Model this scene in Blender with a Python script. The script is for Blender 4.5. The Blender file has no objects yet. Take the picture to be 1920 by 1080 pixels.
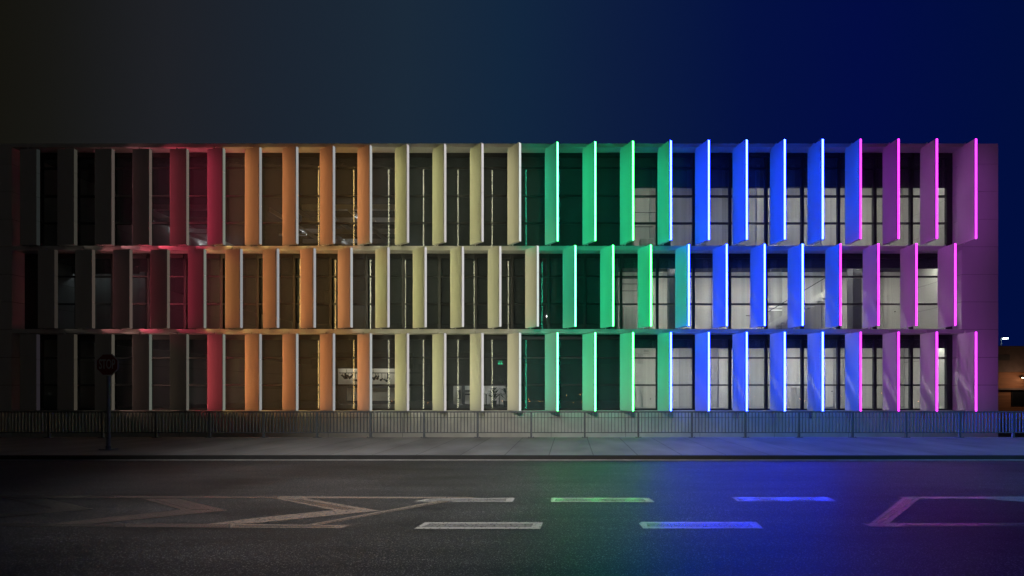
import bpy, bmesh, math, random
from mathutils import Vector, Matrix
random.seed(7)
SC = bpy.context.scene
COL = SC.collection

# ------------------------------------------------------------------ camera
F, CX, HY, CAMH, D0 = 800.0, 1070.0, 735.0, 1.54, 20.0     # px focal (1920 wide), vanishing point, camera height, facade distance
cam_d = bpy.data.cameras.new("camera"); cam = bpy.data.objects.new("camera", cam_d); COL.objects.link(cam)
cam.location = (0, -D0, CAMH); cam.rotation_euler = (math.pi/2, 0, 0)
cam_d.sensor_width = 36; cam_d.lens = F/1920*36
cam_d.shift_x = -(CX-960)/1920; cam_d.shift_y = (HY-540)/1920
cam_d.clip_start = 0.1; cam_d.clip_end = 2000
SC.camera = cam
SC.render.resolution_x, SC.render.resolution_y = 1024, 576
SC.view_settings.view_transform = 'Standard'; SC.view_settings.look = 'None'
SC.view_settings.exposure = 0; SC.view_settings.gamma = 1
SC.render.engine = 'CYCLES'
SC.cycles.use_denoising = True
SC.cycles.max_bounces = 6; SC.cycles.diffuse_bounces = 3; SC.cycles.glossy_bounces = 3; SC.cycles.transparent_max_bounces = 8
SC.cycles.use_light_tree = True
SC.cycles.sample_clamp_indirect = 4

def lin(c):
    return tuple(((v/255)/12.92 if v/255 <= .04045 else ((v/255+.055)/1.055)**2.4) for v in c)

# ------------------------------------------------------------------ night sky: black in the west to deep blue in the east
W = bpy.data.worlds.new("World"); SC.world = W; W.use_nodes = True
nt = W.node_tree; nt.nodes.clear()
o_ = nt.nodes.new('ShaderNodeOutputWorld'); bg = nt.nodes.new('ShaderNodeBackground')
tc = nt.nodes.new('ShaderNodeTexCoord'); sx = nt.nodes.new('ShaderNodeSeparateXYZ')
at = nt.nodes.new('ShaderNodeMath'); at.operation = 'ARCTAN2'
mr = nt.nodes.new('ShaderNodeMapRange'); mr.inputs['From Min'].default_value = -math.pi; mr.inputs['From Max'].default_value = math.pi
rp = nt.nodes.new('ShaderNodeValToRGB')
nt.links.new(tc.outputs['Generated'], sx.inputs[0])
nt.links.new(sx.outputs['X'], at.inputs[0]); nt.links.new(sx.outputs['Y'], at.inputs[1])
nt.links.new(at.outputs[0], mr.inputs['Value']); nt.links.new(mr.outputs[0], rp.inputs[0])
nt.links.new(rp.outputs[0], bg.inputs['Color']); nt.links.new(bg.outputs[0], o_.inputs[0])
bg.inputs['Strength'].default_value = 1.0
stops = [(-1e9, (26,26,24)), (0,(20,19,14)), (110,(23,23,21)), (300,(30,32,37)), (520,(27,36,48)), (760,(26,41,57)), (960,(18,38,62)),
         (1150,(13,29,63)), (1400,(4,17,66)), (1620,(2,12,68)), (1920,(1,14,62)), (6000,(20,22,30)), (1e9,(26,26,24))]
els = rp.color_ramp.elements
for i, (px, c) in enumerate(stops):
    p = 0.0 if px < -1e8 else 1.0 if px > 1e8 else (math.atan2((px-CX)/F, 1)+math.pi)/(2*math.pi)
    e = els[i] if i < 2 else els.new(p)
    if i == 1: e = els[1]
    e.position = p; e.color = (*lin(c), 1)

# ------------------------------------------------------------------ helpers
def P(px, py, d):
    return Vector(((px-CX)*d/F, d-D0, CAMH+(HY-py)*d/F))
def X(px, d=D0): return (px-CX)*d/F
def Z(py, d=D0): return CAMH+(HY-py)*d/F
def gd(py, z=0.0): return F*(CAMH-z)/(py-HY)
def G(px, py, z=0.0):
    d = gd(py, z); return Vector(((px-CX)*d/F, d-D0, z))

class MB:
    def __init__(self): self.v, self.f, self.m = [], [], []
    def poly(self, pts, mi=0):
        n = len(self.v); self.v += [tuple(p) for p in pts]; self.f.append(tuple(range(n, n+len(pts)))); self.m.append(mi)
    def box(self, x0, x1, y0, y1, z0, z1, mi=0, M=None, mis=None):
        n = len(self.v)
        c = [(x0,y0,z0),(x1,y0,z0),(x1,y1,z0),(x0,y1,z0),(x0,y0,z1),(x1,y0,z1),(x1,y1,z1),(x0,y1,z1)]
        if M: c = [tuple(M @ Vector(p)) for p in c]
        self.v += c
        fs = [(0,3,2,1),(4,5,6,7),(0,1,5,4),(1,2,6,5),(2,3,7,6),(3,0,4,7)]   # bottom top front(-y) right back left
        self.f += [tuple(n+i for i in q) for q in fs]
        self.m += mis if mis else [mi]*6
    def bar(self, a, b, r, n=8, mi=0, r2=None):
        a, b = Vector(a), Vector(b); d = (b-a).normalized(); r2 = r if r2 is None else r2
        u = d.cross(Vector((0,0,1))); u = u.normalized() if u.length > 1e-4 else Vector((1,0,0)); w = d.cross(u)
        k = len(self.v)
        for p, q in ((a,r),(b,r2)):
            for i in range(n):
                t = 2*math.pi*(i+.5)/n; self.v.append(tuple(p+u*math.cos(t)*q+w*math.sin(t)*q))
        for i in range(n):
            j = (i+1) % n; self.f.append((k+i, k+j, k+n+j, k+n+i)); self.m.append(mi)
        self.f.append(tuple(k+n-1-i for i in range(n))); self.m.append(mi)
        self.f.append(tuple(k+n+i for i in range(n))); self.m.append(mi)
    def prism(self, pts, z0, z1, mi=0):
        self.poly([(x,y,z1) for x,y in pts], mi); self.poly([(x,y,z0) for x,y in reversed(pts)], mi)
        for i in range(len(pts)):
            a, b = pts[i], pts[(i+1) % len(pts)]
            self.poly([(a[0],a[1],z0),(b[0],b[1],z0),(b[0],b[1],z1),(a[0],a[1],z1)], mi)
    def build(self, name, mats, parent=None, loc=None, label=None, bevel=0, smooth=False):
        me = bpy.data.meshes.new(name); me.from_pydata(self.v, [], self.f)
        for m in (mats if isinstance(mats, (list, tuple)) else [mats]): me.materials.append(m)
        me.polygons.foreach_set('material_index', self.m)
        bm = bmesh.new(); bm.from_mesh(me); bmesh.ops.recalc_face_normals(bm, faces=bm.faces); bm.to_mesh(me); bm.free()
        if smooth: me.polygons.foreach_set('use_smooth', [True]*len(me.polygons))
        me.update()
        o = bpy.data.objects.new(name, me); COL.objects.link(o)
        if parent: o.parent = parent
        if loc: o.location = loc
        if label: o['label'] = label
        if bevel:
            b = o.modifiers.new('bevel', 'BEVEL'); b.width = bevel; b.segments = 2; b.limit_method = 'ANGLE'
        return o
def tag(o, label=None, cat=None, group=None, kind=None):
    if label: o['label'] = label
    if cat: o['category'] = cat
    if group: o['group'] = group
    if kind: o['kind'] = kind
    return o
def empty(name, loc=(0,0,0)):
    o = bpy.data.objects.new(name, None); COL.objects.link(o); o.location = loc; o.empty_display_size = .3
    return o

# ------------------------------------------------------------------ materials
def mat(name): 
    m = bpy.data.materials.new(name); m.use_nodes = True
    n = m.node_tree.nodes; return m, n, m.node_tree.links, n['Principled BSDF']
def noisy(name, c, rough=.6, amt=.15, scale=6, bump=0, bscale=60, metal=0, stretch=(1,1,1), detail=6, spec=.5):
    m, n, l, b = mat(name)
    t = n.new('ShaderNodeTexCoord'); mp = n.new('ShaderNodeMapping'); mp.inputs['Scale'].default_value = stretch
    ns = n.new('ShaderNodeTexNoise'); ns.inputs['Scale'].default_value = scale; ns.inputs['Detail'].default_value = detail
    r = n.new('ShaderNodeMapRange'); r.inputs['From Min'].default_value = .3; r.inputs['From Max'].default_value = .7
    r.inputs['To Min'].default_value = 1-amt; r.inputs['To Max'].default_value = 1+amt
    mx = n.new('ShaderNodeVectorMath'); mx.operation = 'SCALE'; mx.inputs[0].default_value = c
    l.new(t.outputs['Object'], mp.inputs[0]); l.new(mp.outputs[0], ns.inputs['Vector']); l.new(ns.outputs['Fac'], r.inputs['Value'])
    l.new(r.outputs[0], mx.inputs['Scale']); l.new(mx.outputs[0], b.inputs['Base Color'])
    b.inputs['Roughness'].default_value = rough; b.inputs['Metallic'].default_value = metal; b.inputs['Specular IOR Level'].default_value = spec
    if bump:
        n2 = n.new('ShaderNodeTexNoise'); n2.inputs['Scale'].default_value = bscale; n2.inputs['Detail'].default_value = 3
        bp = n.new('ShaderNodeBump'); bp.inputs['Strength'].default_value = bump; bp.inputs['Distance'].default_value = .01
        l.new(mp.outputs[0], n2.inputs['Vector']); l.new(n2.outputs['Fac'], bp.inputs['Height']); l.new(bp.outputs[0], b.inputs['Normal'])
    return m
def emit(name, c, s=1.0):
    m, n, l, b = mat(name); n.remove(b)
    e = n.new('ShaderNodeEmission'); e.inputs['Color'].default_value = (*c, 1); e.inputs['Strength'].default_value = s
    l.new(e.outputs[0], n['Material Output'].inputs['Surface']); return m
M_clad = noisy('cladding panel', (.68,.67,.66), .45, .06, 1.2, stretch=(1,1,.25))
M_fin = noisy('white coated fin', (.62,.61,.59), .5, .05, 1.5, stretch=(1,1,.3), spec=.3)
M_joint = noisy('panel joint', (.04,.04,.045), .8, .1)
M_frame = noisy('dark window frame', (.018,.02,.026), .4, .2, 4)
M_conc = noisy('plinth concrete', (.56,.56,.52), .75, .12, 1.6, bump=.25, bscale=40)
M_dark = noisy('dark ceiling paint', (.03,.032,.036), .8, .2, 2)
M_room = noisy('dark room wall', (.09,.09,.095), .8, .15, 1)
M_white = noisy('white plaster', (.62,.61,.57), .8, .14, 1.4, stretch=(3,1,.06))
M_grey = noisy('grey partition', (.44,.44,.41), .7, .16, 1.2, stretch=(3,1,.08))
M_char = noisy('charcoal partition', (.06,.06,.07), .6, .15, 1)
M_floor = noisy('screed floor', (.16,.155,.15), .4, .12, 2)
M_steel = noisy('galvanised railing', (.115,.125,.14), .42, .25, 30, metal=.2)
M_black = noisy('black metal', (.012,.012,.013), .5, .2, 10)
M_beam = noisy('steel beam paint', (.42,.42,.41), .6, .1, 3)
M_roof = noisy('roof felt', (.08,.08,.085), .9, .2, 3)
# glass: transmitting pane with mirror reflection and a bluish diffuse film imitating strip glow
def glass_mat():
    m, n, l, b = mat('window glass'); n.remove(b)
    tr = n.new('ShaderNodeBsdfTransparent'); tr.inputs['Color'].default_value = (.80,.83,.82,1)
    gl = n.new('ShaderNodeBsdfGlossy'); gl.inputs['Roughness'].default_value = .02; gl.inputs['Color'].default_value = (.95,.97,1,1)
    df = n.new('ShaderNodeBsdfDiffuse'); df.inputs['Color'].default_value = (.36,.43,.52,1)
    fr = n.new('ShaderNodeFresnel'); fr.inputs['IOR'].default_value = 1.5
    m1 = n.new('ShaderNodeMixShader'); m2 = n.new('ShaderNodeMixShader'); m1.inputs[0].default_value = .14
    l.new(tr.outputs[0], m1.inputs[1]); l.new(df.outputs[0], m1.inputs[2])
    l.new(fr.outputs[0], m2.inputs[0]); l.new(m1.outputs[0], m2.inputs[1]); l.new(gl.outputs[0], m2.inputs[2])
    l.new(m2.outputs[0], n['Material Output'].inputs['Surface']); return m
M_glass = glass_mat()

def asphalt():
    m, n, l, b = mat('asphalt')
    t = n.new('ShaderNodeTexCoord')
    big = n.new('ShaderNodeTexNoise'); big.inputs['Scale'].default_value = .5; big.inputs['Detail'].default_value = 6
    st = n.new('ShaderNodeMapping'); st.inputs['Scale'].default_value = (.25,2.2,1)
    str_ = n.new('ShaderNodeTexNoise'); str_.inputs['Scale'].default_value = 1.6; str_.inputs['Detail'].default_value = 6
    vo = n.new('ShaderNodeTexVoronoi'); vo.inputs['Scale'].default_value = 135
    l.new(t.outputs['Object'], big.inputs['Vector']); l.new(t.outputs['Object'], st.inputs[0]); l.new(st.outputs[0], str_.inputs['Vector'])
    l.new(t.outputs['Object'], vo.inputs['Vector'])
    sp = n.new('ShaderNodeSeparateColor'); l.new(vo.outputs['Color'], sp.inputs[0])
    r1 = n.new('ShaderNodeValToRGB'); e = r1.color_ramp.elements
    e[0].position = 0; e[0].color = (.020,.021,.023,1); e[1].position = 1; e[1].color = (.30,.29,.28,1)
    x = e.new(.55); x.color = (.036,.036,.038,1); x = e.new(.86); x.color = (.062,.061,.06,1)
    l.new(sp.outputs[0], r1.inputs[0])
    ad = n.new('ShaderNodeMath'); ad.operation = 'ADD'; l.new(big.outputs['Fac'], ad.inputs[0]); l.new(str_.outputs['Fac'], ad.inputs[1])
    mr = n.new('ShaderNodeMapRange'); mr.inputs['From Min'].default_value = .7; mr.inputs['From Max'].default_value = 1.3
    mr.inputs['To Min'].default_value = .45; mr.inputs['To Max'].default_value = 1.25; l.new(ad.outputs[0], mr.inputs['Value'])
    mx = n.new('ShaderNodeVectorMath'); mx.operation = 'SCALE'; l.new(r1.outputs[0], mx.inputs[0]); l.new(mr.outputs[0], mx.inputs['Scale'])
    l.new(mx.outputs[0], b.inputs['Base Color'])
    b.inputs['Roughness'].default_value = .5; b.inputs['Specular IOR Level'].default_value = .32
    bp = n.new('ShaderNodeBump'); bp.inputs['Strength'].default_value = .4; bp.inputs['Distance'].default_value = .004
    l.new(sp.outputs[1], bp.inputs['Height']); l.new(bp.outputs[0], b.inputs['Normal'])
    return m
M_asph = asphalt()
def paint(name, c, wear):
    m, n, l, b = mat(name)
    t = n.new('ShaderNodeTexCoord'); ns = n.new('ShaderNodeTexNoise'); ns.inputs['Scale'].default_value = 28; ns.inputs['Detail'].default_value = 8
    ns.inputs['Roughness'].default_value = .7
    l.new(t.outputs['Object'], ns.inputs['Vector'])
    r = n.new('ShaderNodeMapRange'); r.inputs['From Min'].default_value = wear-.06; r.inputs['From Max'].default_value = wear+.06; l.new(ns.outputs['Fac'], r.inputs['Value'])
    mx = n.new('ShaderNodeMix'); mx.data_type = 'RGBA'; mx.inputs['A'].default_value = (.06,.06,.06,1); mx.inputs['B'].default_value = (*c,1)
    l.new(r.outputs[0], mx.inputs['Factor']); l.new(mx.outputs['Result'], b.inputs['Base Color']); b.inputs['Roughness'].default_value = .27; b.inputs['Specular IOR Level'].default_value = 1.0
    return m
M_paint = paint('road paint', (.40,.40,.38), .40)
M_paint2 = paint('worn road paint', (.20,.20,.20), .44)
def paving():
    m = noisy('pavement concrete', (.21,.21,.205), .7, .26, 1.1, bump=.25, bscale=45, stretch=(1,.6,1))
    n, l = m.node_tree.nodes, m.node_tree.links; b = n['Principled BSDF']
    src = b.inputs['Base Color'].links[0].from_socket
    t = n.new('ShaderNodeTexCoord'); br = n.new('ShaderNodeTexBrick')
    br.offset = 0; br.inputs['Scale'].default_value = 1; br.inputs['Brick Width'].default_value = 1.02; br.inputs['Row Height'].default_value = 60
    br.inputs['Mortar Size'].default_value = .014; br.inputs['Mortar Smooth'].default_value = .4
    br.inputs['Color1'].default_value = (1,1,1,1); br.inputs['Color2'].default_value = (.86,.86,.87,1); br.inputs['Mortar'].default_value = (.42,.42,.42,1)
    mp = n.new('ShaderNodeMapping'); mp.inputs['Location'].default_value = (.5,20,0)
    l.new(t.outputs['Object'], mp.inputs[0]); l.new(mp.outputs[0], br.inputs['Vector'])
    mx = n.new('ShaderNodeVectorMath'); mx.operation = 'MULTIPLY'; l.new(src, mx.inputs[0]); l.new(br.outputs['Color'], mx.inputs[1])
    l.new(mx.outputs[0], b.inputs['Base Color']); return m
M_pave = paving()

# ------------------------------------------------------------------ ground
KY = gd(862)-D0               # kerb face
KZ = .09
RY = gd(820.5, KZ)-D0         # pavement outer edge / railing line
m = MB(); m.poly([(-400,-400,-1.35),(400,-400,-1.35),(400,900,-1.35),(-400,900,-1.35)])
tag(m.build('ground', noisy('dark soil', (.05,.048,.04), .9, .4, .4)), kind='structure')
m = MB(); m.box(-90,90,-40,KY-.002,-1.3,0)
road = tag(m.build('road', M_asph), kind='structure')
m = MB(); m.box(-90,90,KY+.13,RY+.12,-1.3,KZ)
tag(m.build('pavement', M_pave), kind='structure')
m = MB(); m.box(-90,90,KY,KY+.126,-1.3,KZ)
tag(m.build('kerb', noisy('kerb stone', (.014,.014,.015), .8, .25, 3), bevel=.012), kind='structure')
m = MB(); m.box(-90,90,KY-.09,KY-.004,.001,.005)
m.build('gutter_strip', noisy('gutter concrete', (.42,.42,.4), .6, .2, 5), road)

M_dim3 = paint('worn paint dimmed', (.24,.20,.175), .44); M_dim4 = paint('worn paint dimmed more', (.125,.10,.09), .47); M_dim5 = paint('worn paint dimmed most', (.065,.058,.055), .5)  # worn paint, its colour also darkened stepwise leftwards as the light falls off
def marking(poly, border=None, z=.004, mt=None):
    pts = [G(x,y) for x,y in poly]
    m = MB(); c = sum(pts, Vector())/len(pts)
    up = lambda p, h: (p.x, p.y, h)
    m.poly([up(p, z) for p in pts], 0)
    if border:      # older, thinner paint inside the fresh outline
        ins = [G(x,y) for x,y in border]
        m.poly([up(p, z+.002) for p in ins], 1)
    o = m.build('lane_marking', [mt or M_paint, M_dim4 if mt else M_paint2], road); return o
L = -200
marking([(L,929.5),(215,930),(215,934.1),(L,933.5)], mt=M_dim5)
marking([(217,930),(520,930.9),(520,934.7),(217,934.1)], mt=M_dim4)
marking([(522,930.9),(890,932.3),(885,935.2),(522,934.7)], mt=M_dim3)
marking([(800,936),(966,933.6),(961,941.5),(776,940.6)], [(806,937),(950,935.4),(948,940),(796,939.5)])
marking([(L,981),(235,982.2),(235,988.6),(L,987)], mt=M_dim5)
marking([(237,982.2),(430,983),(430,989.8),(237,988.6)], mt=M_dim4)
marking([(432,983),(657,985),(641,991),(432,989.8)], [(440,985),(630,986.5),(625,989.3),(440,988.4)], mt=M_dim3)
marking([(568,986),(592,986),(858,938.4),(826,938.4)], [(590,983.5),(597,983.8),(845,940.2),(832,940.2)], .0055, M_dim3)
marking([(513,935),(574,935),(712,958.2),(480,981.5),(400,984.4),(395,982.5),(480,971.5),(625,957.2)], [(535,937),(565,937),(670,955.5),(640,956.5)], .005, M_dim3)
marking([(266,935.8),(332,935),(427,957.6),(170,983),(105,984.5),(100,982),(340,956.2)], [(290,937),(325,937),(395,955.6),(360,956)], .005, M_dim4)
marking([(15,936),(85,935),(176,955.4),(-30,973),(-60,972),(95,953.5)], None, .005, M_dim5)
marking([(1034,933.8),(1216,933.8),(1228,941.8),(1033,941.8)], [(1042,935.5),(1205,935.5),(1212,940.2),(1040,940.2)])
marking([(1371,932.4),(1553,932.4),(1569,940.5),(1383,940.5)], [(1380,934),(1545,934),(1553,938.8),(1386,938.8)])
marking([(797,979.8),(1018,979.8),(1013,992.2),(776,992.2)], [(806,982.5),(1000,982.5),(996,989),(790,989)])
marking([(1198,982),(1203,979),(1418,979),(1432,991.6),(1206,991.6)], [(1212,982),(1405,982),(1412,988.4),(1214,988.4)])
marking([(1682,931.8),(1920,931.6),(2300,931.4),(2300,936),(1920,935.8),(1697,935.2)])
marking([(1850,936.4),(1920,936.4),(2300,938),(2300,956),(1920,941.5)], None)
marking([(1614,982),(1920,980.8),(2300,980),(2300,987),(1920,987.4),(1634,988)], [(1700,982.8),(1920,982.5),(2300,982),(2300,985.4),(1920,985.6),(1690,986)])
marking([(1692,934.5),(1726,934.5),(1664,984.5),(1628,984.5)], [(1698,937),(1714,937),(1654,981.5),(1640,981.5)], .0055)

# ------------------------------------------------------------------ the office building
B = empty('office_building', (0,0,0))
tag(B, 'three-storey office building with rows of upright fins edged in rainbow light strips', 'building')
GY, SY = .70, .18                                # glass plane, slab front
XL, XR = X(22, 20.18), X(1803, 20.18)            # inner faces of the end walls
XE = X(1871.5, 20.18)
ZR = 13.295
rows = [dict(top=12.93, bot=8.43, gtop=13.11, gbot=8.455, tr=[12.38,11.03,9.72]),
        dict(top=8.215, bot=4.53, gtop=8.235, gbot=4.522, tr=[7.13,5.80]),
        dict(top=4.245, bot=.68, gtop=4.31, gbot=.662, tr=[3.19,1.876])]
BY = 22.0
def slab(name, z0, z1):
    m = MB(); m.box(XL, XR, SY, BY-.3, z0, z1); return m.build(name, M_clad, B)
slab('roof_slab', 13.118, ZR); slab('floor_slab', 8.243, 8.45); slab('floor_slab', 4.315, 4.517)
m = MB(); m.box(XL-1.7, XE, SY+.5, BY-.4, ZR+.003, ZR+.05); m.build('roof_covering', M_roof, B)
m = MB(); m.box(XL, XR, SY, BY-.3, -1.4, .34); m.box(XL, XR, SY-.02, SY+1.2, .343, .657)
m.build('plinth', M_conc, B)
m = MB(); m.box(XL, XR, SY-.012, SY-.001, .325, .339)
x = XL+.9
while x < XR:
    m.box(x-.006, x+.006, SY-.004, SY+.01, -1.4, .32); x += 70.33*2/40
m.build('plinth_joint', M_joint, B)
# end walls, clad in stacked panels
def endwall(x0, x1):
    m = MB(); zs = [-1.4]+[Z(y,20.18) for y in (773,722,670,617.5,566,514.5,462.5,411,359,307.5)]+[ZR]
    for a, b in zip(zs, zs[1:]):
        m.box(x0, x1, SY, BY, a+.008, b-.008)
    m.box(x0+.02, x1-.02, SY+.02, BY-.02, -1.4, ZR-.02, 1)
    return m.build('end_wall', [M_clad, M_joint], B)
endwall(XR, XE); endwall(XL-1.7, XL)
m = MB(); m.box(XL, XR, BY-.29, BY, -1.4, ZR); m.build('rear_wall', M_room, B)

# windows: one per bay and storey
BACK1 = [1725-70.33*j for j in range(24,-2,-1)]
BACK2 = [1758-70.3*j for j in range(24,-1,-1)]
for ri, r in enumerate(rows):
    for a, b in zip(BACK1, BACK1[1:]):
        x0, x1 = X(a)+.1315, X(b)+.1285
        m = MB(); z0, z1 = r['gbot'], r['gtop']
        m.box(x0, x0+.06, GY-.06, GY+.08, z0, z1); m.box(x1-.06, x1, GY-.06, GY+.08, z0, z1)
        m.box(x0+.06, x1-.06, GY-.05, GY+.07, z1-.09, z1); m.box(x0+.06, x1-.06, GY-.05, GY+.07, z0, z0+.07)
        m.box(x0+.06, x1-.06, GY-.10, GY-.052, z1-.24, z1-.03)
        for t in r['tr']: m.box(x0+.06, x1-.06, GY-.05, GY+.07, t-.035, t+.035)
        w = m.build('window', M_frame, B)
        p = MB(); p.poly([(x0+.05,GY,z0+.05),(x1-.05,GY,z0+.05),(x1-.05,GY,z1-.05),(x0+.05,GY,z1-.05)])
        p.build('pane', M_glass, w)

for r in rows:
    for x0, x1 in ((X(BACK1[-1])+.131, XR-.002), (XL+.002, X(BACK1[0])+.129)):
        m = MB(); m.box(x0, x1, GY-.04, GY+.06, r['gbot'], r['gtop']); m.build('closing_panel', M_frame, B)

# fins with LED strips on their outer edges
def theta(px): return math.radians(min(89, max(3, 8.8+(px-424)*.0612)))
#   front-edge px limit, colour name, face colour thrown on the next fin, colour of the strip itself
T1 = [(110,'dark',(30,29,27),(35,38,37)), (180,'dim',(32,30,27),(58,56,50)), (250,'dim red',(46,28,29),(78,70,65)), (320,'dim red',(76,25,32),(92,80,74)),
      (388,'red',(108,30,44),(106,96,88)), (455,'orange',(132,80,46),(120,122,112)), (525,'orange',(136,82,46),(142,142,140)), (595,'orange',(148,88,48),(152,152,150)),
      (665,'orange',(163,100,57),(158,158,157)), (735,'yellow',(150,145,88),(172,174,170)), (805,'yellow',(150,149,93),(188,183,182)), (875,'yellow',(152,151,97),(198,193,190)),
      (945,'yellow',(153,148,105),(207,203,203)), (1015,'green',(10,166,116),(218,225,222)), (1155,'green',(8,173,122),0), (1225,'green',(8,158,132),0),
      (1580,'blue',(6,62,238),1), (1650,'pink',(78,5,112),2), (3000,'pink',(92,46,106),2)]
T2 = [(145,'dim',(32,30,27),(46,42,38)), (215,'dim red',(48,28,28),(70,62,56)), (282,'dim red',(74,27,33),(86,74,68)), (350,'red',(108,31,44),(92,82,74)),
      (420,'orange',(132,82,46),(118,120,112)), (490,'orange',(138,84,46),(140,140,142)), (560,'orange',(147,88,48),(150,150,150)), (628,'orange',(157,98,56),(158,158,158)),
      (698,'yellow',(148,142,86),(172,174,172)), (770,'yellow',(148,146,90),(188,184,184)), (840,'yellow',(150,149,95),(198,195,194)), (910,'yellow',(150,149,100),(205,202,202)),
      (980,'yellow',(152,149,110),(210,208,206)), (1050,'green',(10,166,116),(218,228,224)), (1190,'green',(8,173,122),0), (1262,'green',(6,138,172),0),
      (1545,'blue',(6,66,232),1), (1615,'pink',(96,58,132),2), (3000,'pink',(94,48,108),2)]
T3 = [(110,'dark',(30,29,27),(37,34,38)), (180,'dim',(32,30,27),(58,54,46)), (250,'dim red',(50,38,34),(76,72,64)), (320,'amber',(63,54,44),(92,96,88)),
      (388,'red',(112,40,44),(92,90,82))] + T1[5:]
LG = 6.0
_mc = {}
def strip_mats(t):
    if t not in _mc:
        _, nm, face, fr = t
        if isinstance(fr, int):
            Fr = {0:(.82,17.0,2.6), 1:(.95,2.4,85.0), 2:(4.0,.14,4.4)}[fr]; S = {0:(.4,13.0,7.0), 1:(.1,2.4,28.0), 2:(6.0,.3,7.0)}[fr]
        else:
            Fr = lin(fr); f = lin(face); k = max(f); S = {'orange':(15,9.4,3.0), 'yellow':(15,14.2,9), 'green':(.6,13.0,7.0)}.get(nm) or tuple(a*(.45+.55*c/k) for a, c in zip(Fr, f))
        _mc[t] = [emit(nm+' strip diffuser', Fr), emit(nm+' strip side', S), M_fin]
    return _mc[t]
def strip_lamp(strip, M, th, u, nb, z0, z1, face, nm, last):
    """the LED row that throws its colour on the next fin"""
    flat = th < math.radians(9)
    pos = M @ (Vector((WF+.006, TF*.6, 0)) if flat else Vector((WF-.02, TF+.004, 0)))
    nxt = M @ Vector((WF*.5, 0, 0)) + Vector((PITCH, 0, 0))
    d = nxt-pos; r = d.length; d.normalize()
    kf = max(.16, d.dot(nb))
    c = [max(0, v-.003) for v in lin(face)]; k = max(c)
    L = bpy.data.lights.new('strip_led', 'AREA'); L.shape = 'RECTANGLE'; L.size = .03; L.size_y = z1-z0-.02; L.spread = math.radians(82 if flat else 95 if nm in ('orange','yellow') else 150)
    L.color = tuple(v/k for v in c); L.energy = LG*k*r/kf*(z1-z0)*{'pink':.85,'red':.85,'dim red':3.8,'orange':.45 if flat else .44,'yellow':.42,'green':.62,'blue':.66}.get(nm, .6)*(1.7 if last else 1)
    o = bpy.data.objects.new('strip_led', L); COL.objects.link(o); o.parent = strip
    zx = -d; yx = Vector((0,0,1)); xx = yx.cross(zx)
    o.matrix_local = Matrix(((xx.x,yx.x,zx.x,pos.x),(xx.y,yx.y,zx.y,pos.y),(xx.z,yx.z,zx.z,(z0+z1)/2),(0,0,0,1)))
PITCH = 70.33/40
WF, TF, PR = .825, .145, .045
def fin(bpx, r, T):
    x0 = X(bpx); th = theta(bpx+30)
    u = Vector((math.cos(th), -math.sin(th), 0)); nb = Vector((math.sin(th), math.cos(th), 0))
    M = Matrix(((u.x, nb.x, 0, x0), (u.y, nb.y, 0, 0), (0,0,1,0), (0,0,0,1)))
    front = bpx + 33
    t = next(q for q in T if front < q[0])
    b = MB(); z0, z1 = r['bot'], r['top']
    if z1 > 12: z1 -= .004
    b.box(0, WF-PR, 0, TF, z0, z1, M=M); b.box(WF-PR, WF-.006, 0, .006, z0, z1, M=M)
    pv = M @ Vector((.3, TF/2, 0))
    if z0 > 1: b.bar((pv.x,pv.y,z0-.08),(pv.x,pv.y,z0),.03)
    b.bar((pv.x,pv.y,z1),(pv.x,pv.y,z1+.12),.03)
    f = b.build('fin', M_fin, B, label='fin next to the %s strip' % t[1], bevel=.006)
    inset = .026 if isinstance(t[3], int) else .008
    s = MB(); n = 4 if z1-z0 > 4.2 else 3; h = (z1-z0)/n
    for i in range(n):
        a, c = z0+i*h+(.006 if i else 0), z0+(i+1)*h-(.006 if i < n-1 else 0)
        s.box(WF-PR, WF, inset, TF-inset, a, c, M=M, mis=[2,2,2,0,1,2])
    st_ = s.build('light_strip', strip_mats(t), f, label='%s light strip' % t[1])
    if t[1] != 'dark': strip_lamp(st_, M, th, u, nb, z0, z1, t[2], t[1], bpx > 1750)
for px in BACK1: fin(px, rows[0], T1)
for px in BACK2: fin(px, rows[1], T2)
for px in BACK1: fin(px, rows[2], T3)

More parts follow.
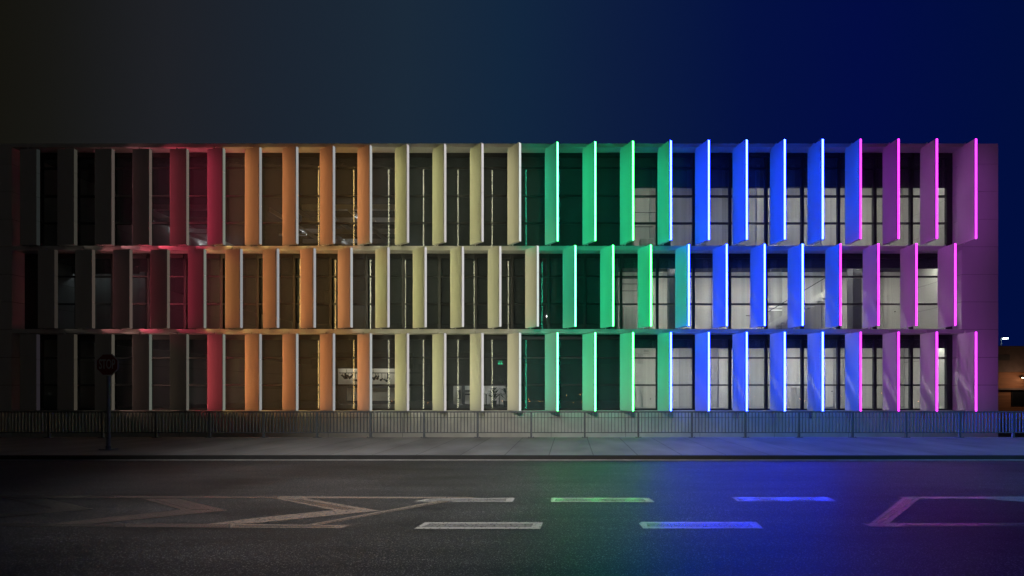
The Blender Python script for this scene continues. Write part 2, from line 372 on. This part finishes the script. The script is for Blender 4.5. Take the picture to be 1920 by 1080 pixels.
# ---- interior of the building
def wallbox(name, x0, x1, y0, y1, z0, z1, mt, label=None):
    m = MB(); m.box(x0,x1,y0,y1,z0,z1); return m.build(name, mt, B, label=label)
LV = [(8.455,13.11),(4.522,8.237),(.662,4.31)]
YB = 3.6
for i, (z0, z1) in enumerate(LV):
    xl = X((1190,1160,1190)[i], 20.6)
    wallbox('ceiling', XL+.01, XR-.01, GY+.1, BY-.31, z1-.05, z1-.002, M_dark)
    if i == 2: m = MB(); m.box(XL+.01, XR-.01, GY+.1, BY-.31, .667, .675); m.build('floor_finish', M_floor, B)
    zb = Z((353,504,653)[i], 20.9)
    wallbox('blind_box', X((1190,1160,1190)[i],20.6)+.005, XR-.01, GY+.1, GY+.2, zb, z1-.053, M_dark)
    # lit offices: side wall, back wall in panels, columns
    wallbox('partition_wall', xl-.12, xl, GY+.2, YB, z0+.012, z1-.055, M_grey)
    m = MB(); x = xl+.002; k = 0
    widths = [1.3,1.0,2.1,.9,1.9,1.2,2.4,1.0,1.8,1.1,2.2,1.4,2.0,1.0,2.0]
    while x < XR-.02:
        w = min(widths[(k+i*4) % len(widths)], XR-.012-x)
        m.box(x, x+w-.02, YB+(.0 if k % 2 else .06), YB+.2, z0+.012, z1-.055, (0,1,0,0,1)[(k+i) % 5]); x += w; k += 1
    m.box(xl, XR-.012, YB+.21, YB+.3, z0+.012, z1-.055, 2)
    m.build('back_wall', [M_white, M_grey, M_char], B)
    for cp in ((1247,) if i != 1 else (1261,1601)):
        xx = X(cp, 21.6); wallbox('column', xx-.22, xx+.22, 1.35, 1.8, z0+.012, z1-.055, M_char)
# staircase behind the middle storey
m = MB()
za = 4.5
for k in range(14):
    x = X(1425,22.3)+k*.27; m.box(x, x+.268, 2.2, 3.3, za+k*.16, za+k*.16+.16)
m.poly([(X(1425,22.3), 2.17, za-.0), (X(1425,22.3)+3.8, 2.17, za+2.3), (X(1425,22.3)+3.8, 2.17, za+2.62), (X(1425,22.3), 2.17, za+.36)])
st = m.build('staircase', M_white, B)
m = MB()
a = Vector((X(1425,22.3), 2.14, za+1.0)); b_ = Vector((X(1425,22.3)+3.8, 2.14, za+3.25))
m.bar(a-Vector((.8,0,0)), a, .02); m.bar(a, b_, .02); m.bar(a-Vector((0,0,1.0)), a, .015)
m.build('handrail', M_black, st)
# office ceiling lamps (lit)
def lampmat(nm, c, s): return emit(nm, c, s)
M_l0 = lampmat('office lamp low', (.8,.9,1), 3); M_l1 = lampmat('office lamp dim', (1,.97,.84), 85); M_l2 = lampmat('office lamp bright', (1,.98,.87), 165); M_l3 = lampmat('office lamp', (1,.97,.84), 95)
for i, (z0, z1) in enumerate(LV):
    for n, px in enumerate((1205, 1275, 1360, 1430, 1500, 1560, 1625, 1690, 1752)):
        x = X(px, 21.6); o = MB(); z = z1-.16
        o.box(x-.7, x+.7, 1.2, 1.3, z, z+.05, 1); o.box(x-.69, x+.69, 1.21, 1.29, z-.012, z-.001, 0)
        o.bar((x-.4,1.25,z+.05),(x-.4,1.25,z1-.052),.008, 5, 1); o.bar((x+.4,1.25,z+.05),(x+.4,1.25,z1-.052),.008, 5, 1)
        lit = (M_l2,M_l0,M_l0,M_l1,M_l2,M_l3,M_l1,M_l1,M_l1)[n] if i == 0 else (M_l2,M_l2,M_l2,M_l2,M_l2,M_l2,M_l3,M_l3,M_l3)[n]
        o = o.build('ceiling_lamp', [lit, M_beam])
        tag(o, 'linear lamp under the ceiling of a lit office behind the blue and pink fins', 'lamp', 'lamps in the lit offices')
# doors, shelves and cabinets inside the lit offices
def on_wall(px0, px1, py0, py1, y=YB-.02, t=.03):
    p, q = P(px0, py1, D0+y), P(px1, py0, D0+y); return (p.x, q.x, y-t, y, p.z, q.z)
m = MB()
for q in ((1196,1206,664,682),(1207,1217,656,660),(1193,1217,662.5,663.5),(1232,1238,392,460),(1440,1446,395,456)): m.box(*on_wall(*q))
m.build('wall_shelving', M_grey, B)
for px0, px1, py0, py1, r in ((1205,1222,724,772,2),(1548,1562,706,762,2),(1664,1680,553,616,1)):
    m = MB(); m.box(*on_wall(px0, px1, py0, py1)); dd = m.build('inner_door', M_white, B)
    m = MB(); a = on_wall(px1-3, px1-1.8, (py0+py1)/2-1, (py0+py1)/2+1, YB-.052, .04); m.box(*a); m.build('door_handle', M_black, dd)
m = MB()
for q in ((1190,1240,398,399),(1190,1225,425,426),(1165,1205,520,522.5),(1165,1195,532,533),(1165,1205,545,546)): m.box(*on_wall(*q))
m.build('cable_tray', M_char, B)
for px, d, hz, z, lb in ((1212, 22.8, 1.2, 8.46, 'white cabinet in the lit top-storey room right of the last green strip'),
                         (1500, 22.6, 1.1, .68, 'white cabinet on the ground floor behind the blue fins'),
                         (1180, 22.4, 1.5, 4.53, 'white cabinet in the bright middle-storey room between green fins')):
    o = empty('cabinet', (X(px, d), d-D0, z)); tag(o, lb, 'cabinet')
    m = MB(); m.box(-.35,.35,-.25,.25,0,hz); m.build('carcass', M_white, o, bevel=.01)
    for sx in (-1,1):
        m = MB(); m.box(min(sx*.01,sx*.34),max(sx*.01,sx*.34),-.275,-.252,.05,hz-.03); m.build('door', M_grey, o)
tb = MB(); y = 2.4; a, b_ = P(1442, 582, D0+y), P(1472, 580, D0+y)
for dz in (0,.17): tb.box(a.x, b_.x-.15, y, y+.04, a.z+dz, a.z+dz+.035, 0)
tb.bar((a.x+.1,y+.03,a.z+.206),(a.x+.1,y+.03,8.18),.01,5,1); tb.bar((b_.x-.2,y+.03,a.z+.206),(b_.x-.2,y+.03,8.18),.01,5,1)
tag(tb.build('pendant_lamp', [emit('bright tube', (1,1,.95), 1.3), M_beam]), 'pair of bright tubes hanging low in the middle-storey stair hall', 'lamp')
M_steelblack = M_black
M_tubeup = lampmat('interior uplight', (.95,.97,1), 14)
M_tube = lampmat('interior tube', (1,.95,.82), 125); M_tubebright = lampmat('interior tube bright', (.95,.98,1), 380); M_tubedim = lampmat('interior tube dim', (.95,.97,1), .13); M_tubelow = lampmat('interior tube low', (.8,.92,1), 3.0)
def lit_wall(row, px0, px1, y, tube, mt, zt=None, lamp_label=None, below=None):
    """an inner wall with a row of lamps hidden behind a downstand in front of it"""
    z0, z1 = LV[row]; d = D0+y; x0, x1 = X(px0, d), X(px1, d)
    wallbox('inner_wall', x0, x1, y, y+.12, z0+.02, z1-.055, mt)
    zt = min(zt, z1-.42)
    wallbox('downstand', x0-1.3, x1+.6, y-1.0, y-.9, zt, z1-.056, M_dark)
    n = max(1, int((x1-x0)/2.2))
    for k in range(n):
        xc = x0+(x1-x0)*(k+.5)/n; z = z1-.13; o = MB()
        o.box(xc-.6, xc+.6, y-.75, y-.66, z, z+.05, 1); o.box(xc-.59, xc+.59, y-.74, y-.67, z-.012, z-.001, 0)
        o.bar((xc-.4,y-.7,z+.05),(xc-.4,y-.7,z1-.052),.008,5,1); o.bar((xc+.4,y-.7,z+.05),(xc+.4,y-.7,z1-.052),.008,5,1)
        tag(o.build('ceiling_lamp', [tube, M_beam]), lamp_label, 'lamp', lamp_label)
FY = 10.5
M_cream = noisy('cream wall', (.55,.53,.46), .7, .12, 1.2)
lit_wall(2, 634, 768, FY, M_tube, M_cream, Z(691, 29.5), 'lamp washing the cream wall of the dim ground-floor foyer')
lit_wall(2, 850, 962, FY, M_tubebright, M_white, Z(722, 29.5), 'lamp over the bright white back room seen between yellow fins')
lit_wall(1, 660, 704, 9, M_tubelow, M_grey, Z(572, 28), 'dim lamp in the middle-storey room beside the first yellow fin')
lit_wall(1, 172, 222, 3.6, M_tubelow, M_grey, Z(503, 22.6), 'dim lamp in the room behind the red fins')
lit_wall(1, 244, 272, 3.6, M_tubelow, M_grey, Z(503, 22.6), 'dim lamp in the narrow room behind the red fins')
lit_wall(0, 210, 262, 6, M_tubelow, M_grey, Z(420, 25), 'dim lamp on the top storey behind dark red fins')
# dressing of the foyer walls
m = MB()
for a, b, c, d_ in ((634,768,723,727),(634,650,727,752),(634,768,751.5,770),(660,661,727,751)):
    p, q = P(a, d_, D0+FY-.08), P(b, c, D0+FY-.08); m.box(p.x, q.x, FY-.08, FY-.003, max(.68,p.z), q.z)
m.build('wall_panelling', M_char, B)
m = MB()
for a, b, c, d_ in ((866,871,722,766),(858,863,731,748),(872,884,731,735),(872,884,738,741),(850,962,763,766)):
    p, q = P(a, d_, D0+FY-.08), P(b, c, D0+FY-.08); m.box(p.x, q.x, FY-.08, FY-.003, p.z, q.z)
m.build('wall_shelving', M_char, B)
# open ceilings: beams and bare tubes deep inside the top storey
rr = random.Random(5)
for (px0, px1, nb) in ((285,392,5),(575,742,6)):
    m = MB()
    for k in range(nb):
        y = 5.5+k*1.9; m.box(X(px0, D0+y)-.3, X(px1, D0+y)+.3, y, y+.16, 12.45, 12.75)
    for k in range(4):
        xx = X(px0, 30)+(X(px1, 30)-X(px0, 30))*(k+.5)/4; m.box(xx-.06, xx+.06, 5.2, 17, 12.2, 12.42)
    m.build('ceiling_beams', M_beam, B)
    for k in range(5):
        xx = X(px0, 30)+(X(px1, 30)-X(px0, 30))*rr.random(); y = 6+2.2*k; o = MB()
        z = 11.9; o.box(xx-.9, xx+.9, y, y+.08, z, z+.06, 1); o.box(xx-.89, xx+.89, y+.005, y+.075, z+.061, z+.075, 0); o.box(xx-.89, xx+.89, y+.005, y+.075, z-.012, z-.001, 2)
        o.box(xx-.9, xx+.9, y-.014, y-.001, z, z+.11, 1); o.bar((xx-.6,y+.04,z+.05),(xx-.6,y+.04,12.2),.008,5,1); o.bar((xx+.6,y+.04,z+.05),(xx+.6,y+.04,12.2),.008,5,1)
        tag(o.build('ceiling_lamp', [M_tubeup, M_beam, M_tubedim]), 'dim tube lamp under the open beams of the top storey behind orange and red fins', 'lamp', 'tube lamps under the open beams')
# track with stage spotlights in front of the cream wall
t_ = MB(); yt = 7.6; zt = Z(700, D0+yt)
t_.box(X(636, D0+yt), X(790, D0+yt), yt-.03, yt+.03, zt, zt+.05)
for px in (650, 700, 770): t_.bar((X(px, D0+yt), yt, zt+.05), (X(px, D0+yt), yt, 4.25), .012, 5)
tag(t_.build('lighting_track', M_black), 'black lighting track in front of the cream foyer wall', 'lighting track')
for px in (643,648,653,660,666,690,697,704,709,716,722,728,750,760):
    x = X(px, D0+yt); a = rr.uniform(-.9,.9); o = MB()
    dr = rr.uniform(.08,.42); o.bar((x,yt,zt-.002),(x,yt,zt-dr),.015,6); c = Vector((x,yt,zt-dr-.06)); dv = Vector((math.sin(a*1.5), rr.uniform(-.3,.5), rr.uniform(-.9,-.1))).normalized()
    w = rr.uniform(.7,1.15); o.bar(c-dv*.12*w, c+dv*.05, .06*w, 8); o.bar(c+dv*.052, c+dv*.2*w, .07*w, 8, r2=.1*w)
    tag(o.build('stage_spotlight', M_black), 'small black stage spotlight hanging from the track before the cream wall', 'spotlight', 'stage spotlights on the track')
# exit sign
ex = empty('exit_sign', P(938, 684, 27)); tag(ex, 'green lit emergency exit sign hanging in the dark foyer', 'exit sign')
m = MB(); m.box(-.17,.17,0,.05,0,.26); m.bar((0,.025,.26),(0,.025,.9),.012,5); m.build('sign_box', M_black, ex)
m = MB()
for u0,u1,v0,v1 in ((-.14,-.02,.03,.10),(.02,.14,.03,.10),(-.10,-.04,.13,.17),(.03,.10,.13,.17),(-.14,.14,.22,.24)): m.box(u0,u1,-.006,-.001,v0,v1)
m.build('arrow_symbols', emit('exit green', (.05,.9,.42), 1.1), ex)
# plants and tables standing before the white back room
def plant(px, d, h, n, label):
    b_ = P(px, 770, d); o = empty('potted_plant', (b_.x, d-D0, .676)); tag(o, label, 'plant')
    m = MB(); m.bar((0,0,0),(0,0,.35),.13,12,r2=.18); m.build('pot', M_char, o)
    m = MB(); r_ = random.Random(px)
    for k in range(n):
        az = k*2.4+r_.random(); ln = h*r_.uniform(.35,.6); z = .35+h*.55*k/n; el = r_.uniform(.3,1.1)
        dr = Vector((math.cos(az)*math.cos(el), math.sin(az)*math.cos(el), math.sin(el))); sd = dr.cross(Vector((0,0,1))).normalized()
        p0 = Vector((0,0,z)); p1 = p0+dr*ln*.5; p2 = p1+(dr-Vector((0,0,.5)))*ln*.5
        w = .07
        m.poly([p0, p1+sd*w, p2, p1-sd*w])
    m.bar((0,0,.3),(0,0,.35+h*.55),.02,6); m.build('leaves', noisy('leaf green %d' % px, (.02,.05,.02), .6, .3, 8), o)
plant(949, 24.5, 2.0, 18, 'tall dark leafy pot plant silhouetted against the white back room')
plant(926, 25.5, 1.2, 12, 'short dark pot plant left of the tall one in the foyer')
def table(px, d, label):
    b_ = P(px, 770, d); o = empty('cafe_table', (b_.x, d-D0, .676)); tag(o, label, 'table')
    m = MB(); m.bar((0,0,.72),(0,0,.75),.38,20); m.build('table_top', M_char, o)
    m = MB(); m.bar((0,0,0),(0,0,.02),.24,16); m.bar((0,0,.02),(0,0,.72),.03,8); m.build('pedestal', M_black, o)
table(936, 26.5, 'round dark cafe table between the two pot plants'); table(912, 27.5, 'round dark cafe table hidden partly by the beige fin')
# far side: scattered town lights, mirrored in the ground-floor glass
tl = MB(); rr = random.Random(3)
for px, py, k in [(593,752,1),(735,752,2),(741,748,1),(795,756,2),(803,754,2),(811,757,2),(862,757,1),(868,755,2),(900,756,3),(942,753,2),(948,754,3),(991,748,1),(993,752,2),(1012,752,2),(1018,753,1),
                  (1062,742,1),(1075,754,4),(1082,757,2),(1090,754,2),(1088,740,1),(1265,752,3),(1267,757,1),(1291,749,2),(1415,744,1),(1500,748,2),(1508,752,3),(1578,742,1),(1640,734,1),(1652,737,1),(1710,741,1),(1722,752,1),(690,755,1),(640,757,1)]:
    y = -80-rr.random()*25; d = D0+2*GY-y; p = Vector(((px-CX)*d/F, y, CAMH+(HY-py)*d/F)); r = .10+.05*k
    vs = [p+Vector(q)*r for q in ((1,0,0),(0,1,0),(-1,0,0),(0,-1,0),(0,0,1),(0,0,-1))]
    for a_, b__ in ((0,1),(1,2),(2,3),(3,0)): tl.poly([vs[a_],vs[b__],vs[4]]); tl.poly([vs[b__],vs[a_],vs[5]])
tag(tl.build('town_lights', emit('sodium light', (1,.42,.12), 28)), 'scattered orange lights of the far town mirrored in the ground-floor glass', 'town lights', kind='stuff')

# ------------------------------------------------------------------ railing
rail = empty('pedestrian_railing', (0, RY, KZ))
tag(rail, 'long dark metal railing of thin upright bars along the pavement edge', 'railing')
RD = RY+D0; RZ = Z(771, RD)-KZ
posts = [X(996+100.4*i, RD) for i in range(-11, 12)]
m = MB(); m.box(posts[0]-.03, posts[-1]+.03, -.03, .03, RZ-.045, RZ); m.build('top_rail', M_steel, rail, bevel=.006)
zb = Z(811, RD)-KZ
for i, x in enumerate(posts):
    m = MB(); m.box(x-.028, x+.028, -.028, .028, .012, RZ-.046); p = m.build('post', M_steel, rail)
    m = MB(); m.box(x-.10, x+.10, -.07, .07, 0, .014)
    for q in (-.075, .075): m.bar((x+q,-.04,.012),(x+q,-.04,.035),.012,6)
    m.build('base_plate', M_steel, p)
    if i < len(posts)-1:
        m = MB(); x1 = posts[i+1]; m.box(x+.03, x1-.03, -.012, .012, zb-.015, zb+.012)
        n = 15
        for k in range(1, n+1):
            q = x+(x1-x)*k/(n+1); m.box(q-.007,q+.007,-.022,.022,zb+.012,RZ-.046)
        m.build('bar_panel', M_steel, rail)

# ------------------------------------------------------------------ stop sign
SD = gd(843, KZ); sp = P(203.5, 843, SD)
S = empty('stop_sign', sp); tag(S, 'octagonal STOP sign on a slim grey post at the kerb', 'road sign')
zc = Z(684, SD)-KZ; R8 = 20.6*SD/F/math.cos(math.pi/8)
m = MB(); m.bar((0,0,.01),(0,0,zc+R8*.8),.036,12); m.build('post', noisy('sign post steel', (.18,.19,.2), .5, .2, 10, metal=.3), S, smooth=False)
m = MB(); m.box(-.14,.14,-.1,.1,0,.02); m.bar((0,0,.02),(0,0,.10),.05,12); m.build('base_plate', M_steel, S)
def octa(r, y0, y1, mb, mi):
    c = [(r*math.cos(math.pi/8+k*math.pi/4), r*math.sin(math.pi/8+k*math.pi/4)) for k in range(8)]
    mb.poly([(x,y0,z+zc) for x,z in c], mi); mb.poly([(x,y1,z+zc) for x,z in reversed(c)], mi)
    for k in range(8):
        a, b = c[k], c[(k+1) % 8]; mb.poly([(a[0],y0,a[1]+zc),(b[0],y0,b[1]+zc),(b[0],y1,b[1]+zc),(a[0],y1,a[1]+zc)], mi)
M_sred = noisy('sign red', (.22,.02,.02), .45, .1, 6); M_swht = noisy('sign white', (.55,.56,.58), .4, .05, 6)
m = MB(); octa(R8, -.062, -.058, m, 0); plate = m.build('sign_plate', M_swht, S, loc=(.035,0,0))
m = MB(); octa(R8*.91, -.0655, -.0625, m, 0); m.build('red_face', M_sred, plate)
fc = bpy.data.curves.new('stop_text', 'FONT'); fc.body = 'STOP'; fc.size = .34; fc.align_x = 'CENTER'; fc.align_y = 'CENTER'; fc.extrude = .002; fc.offset = .004
to = bpy.data.objects.new('stop_text', fc); COL.objects.link(to); bpy.context.view_layer.update()
me = bpy.data.meshes.new_from_object(to.evaluated_get(bpy.context.evaluated_depsgraph_get())); bpy.data.objects.remove(to)
lt = bpy.data.objects.new('lettering', me); COL.objects.link(lt); me.materials.clear(); me.materials.append(M_swht)
lt.parent = plate; lt.rotation_euler = (math.pi/2,0,0); lt.location = (0,-.069,zc); lt.scale = (.50,1,1)

# ------------------------------------------------------------------ neighbour building and lamp beyond the right end
NB = empty('neighbour_building', P(1990, 800, 46)); tag(NB, 'low brown brick building behind the railing past the pink end wall', 'building')
def nb(name, px0, px1, py0, py1, d0, d1, mt, parent=NB):
    m = MB(); a, b = P(px0,py1,d0)-NB.location, P(px1,py0,d0)-NB.location
    m.box(a.x, b.x, a.y, a.y+d1, a.z, b.z); return m.build(name, mt, parent)
M_brick = noisy('brown brick', (.26,.13,.075), .8, .25, 2, stretch=(.2,1,6)); M_brick2 = noisy('dark cladding', (.13,.10,.10), .7, .15, 2)
nb('upper_wall', 1830, 2300, 652, 697.5, 46, 10, M_brick2); nb('parapet', 1825, 2310, 648.5, 651.8, 45.8, 10.5, M_brick2)
nb('lower_wall', 1835, 2300, 698, 860, 46.2, 9.5, M_brick); nb('ledge', 1832, 2300, 728, 731, 45.8, .35, M_brick2)
nb('vent_grille', 1872, 1893.5, 665, 675.5, 45.97, .1, M_char)
w = nb('window', 1897, 1990, 731.5, 761, 46.12, .2, M_frame); nb('pane', 1899, 1988, 733, 759.5, 46.1, .02, noisy('dark glass', (.01,.012,.016), .08, .1), w)
LM = empty('street_lamp', P(1877, 800, 60)); tag(LM, 'tall street lamp with a bright white head above the low brown roof', 'lamp')
q = P(1877, 635, 60)-LM.location
m = MB(); m.bar((0,0,-2),(0,0,q.z+.05),.09,8,r2=.06); m.bar((0,0,q.z+.05),(-.1,-.5,q.z+.2),.04,6); m.build('pole', M_steel, LM)
m = MB(); m.box(-.3,.3,-.8,-.4,q.z,q.z+.12); h_ = m.build('lamp_head', M_black, LM, bevel=.03)
m = MB(); m.box(-.22,.22,-.78,-.42,q.z-.09,q.z-.002); m.build('lens', emit('lamp white', (.75,.95,1), 25), h_)

def near_lamp(x, energy, col, label):
  # unseen near-side street lamp, added for its light; the cut-off beam falls on road, pavement and plinth
  NL = empty('street_lamp', (x,-27,0)); tag(NL, label, 'lamp')
  m = MB(); m.bar((0,0,0),(0,0,8.6),.09,10,r2=.06); m.bar((0,0,8.55),(0,5.9,9.15),.05,8); m.build('pole', M_steel, NL)
  m = MB(); m.box(-.16,.16,5.8,6.7,9.1,9.22); m.build('lamp_head', M_black, NL, bevel=.02)
  SL = bpy.data.lights.new('added_lamp_light', 'SPOT'); SL.energy = energy; SL.color = col; SL.shadow_soft_size = .05
  SL.spot_size = math.radians(62); SL.spot_blend = 1.0
  so = bpy.data.objects.new('added_lamp_light', SL); COL.objects.link(so); so.parent = NL; so.location = (0,6.4,9.0)
  so.rotation_euler = (math.radians(90-39), 0, 0); so.scale = (1.1,1,1)
near_lamp(-2.3, 6500, (1,.95,.88), 'added unseen street lamp with a neutral white cut-off head on the near side of the road')
near_lamp(10.5, 4600, (.20,.46,1), 'added unseen street lamp with a cold bluish cut-off head on the near side of the road')

WL = empty('wall_lamp', P(1917, 708, 45.9)); tag(WL, 'small wall lamp shining on the brown brick of the low neighbour building', 'lamp')
m = MB(); m.box(-.1,.1,-.25,.1,0,.12); m.build('housing', M_black, WL, bevel=.01)
m = MB(); m.box(-.08,.08,-.28,.0,-.05,-.002); m.build('lens', emit('warm lamp', (1,.72,.45), 14), WL)
wl = bpy.data.lights.new('wall_lamp_light', 'POINT'); wl.energy = 85; wl.color = (1,.58,.32); wl.shadow_soft_size = .2
wo = bpy.data.objects.new('wall_lamp_light', wl); COL.objects.link(wo); wo.parent = WL; wo.location = (-.6,-1.6,-.3)
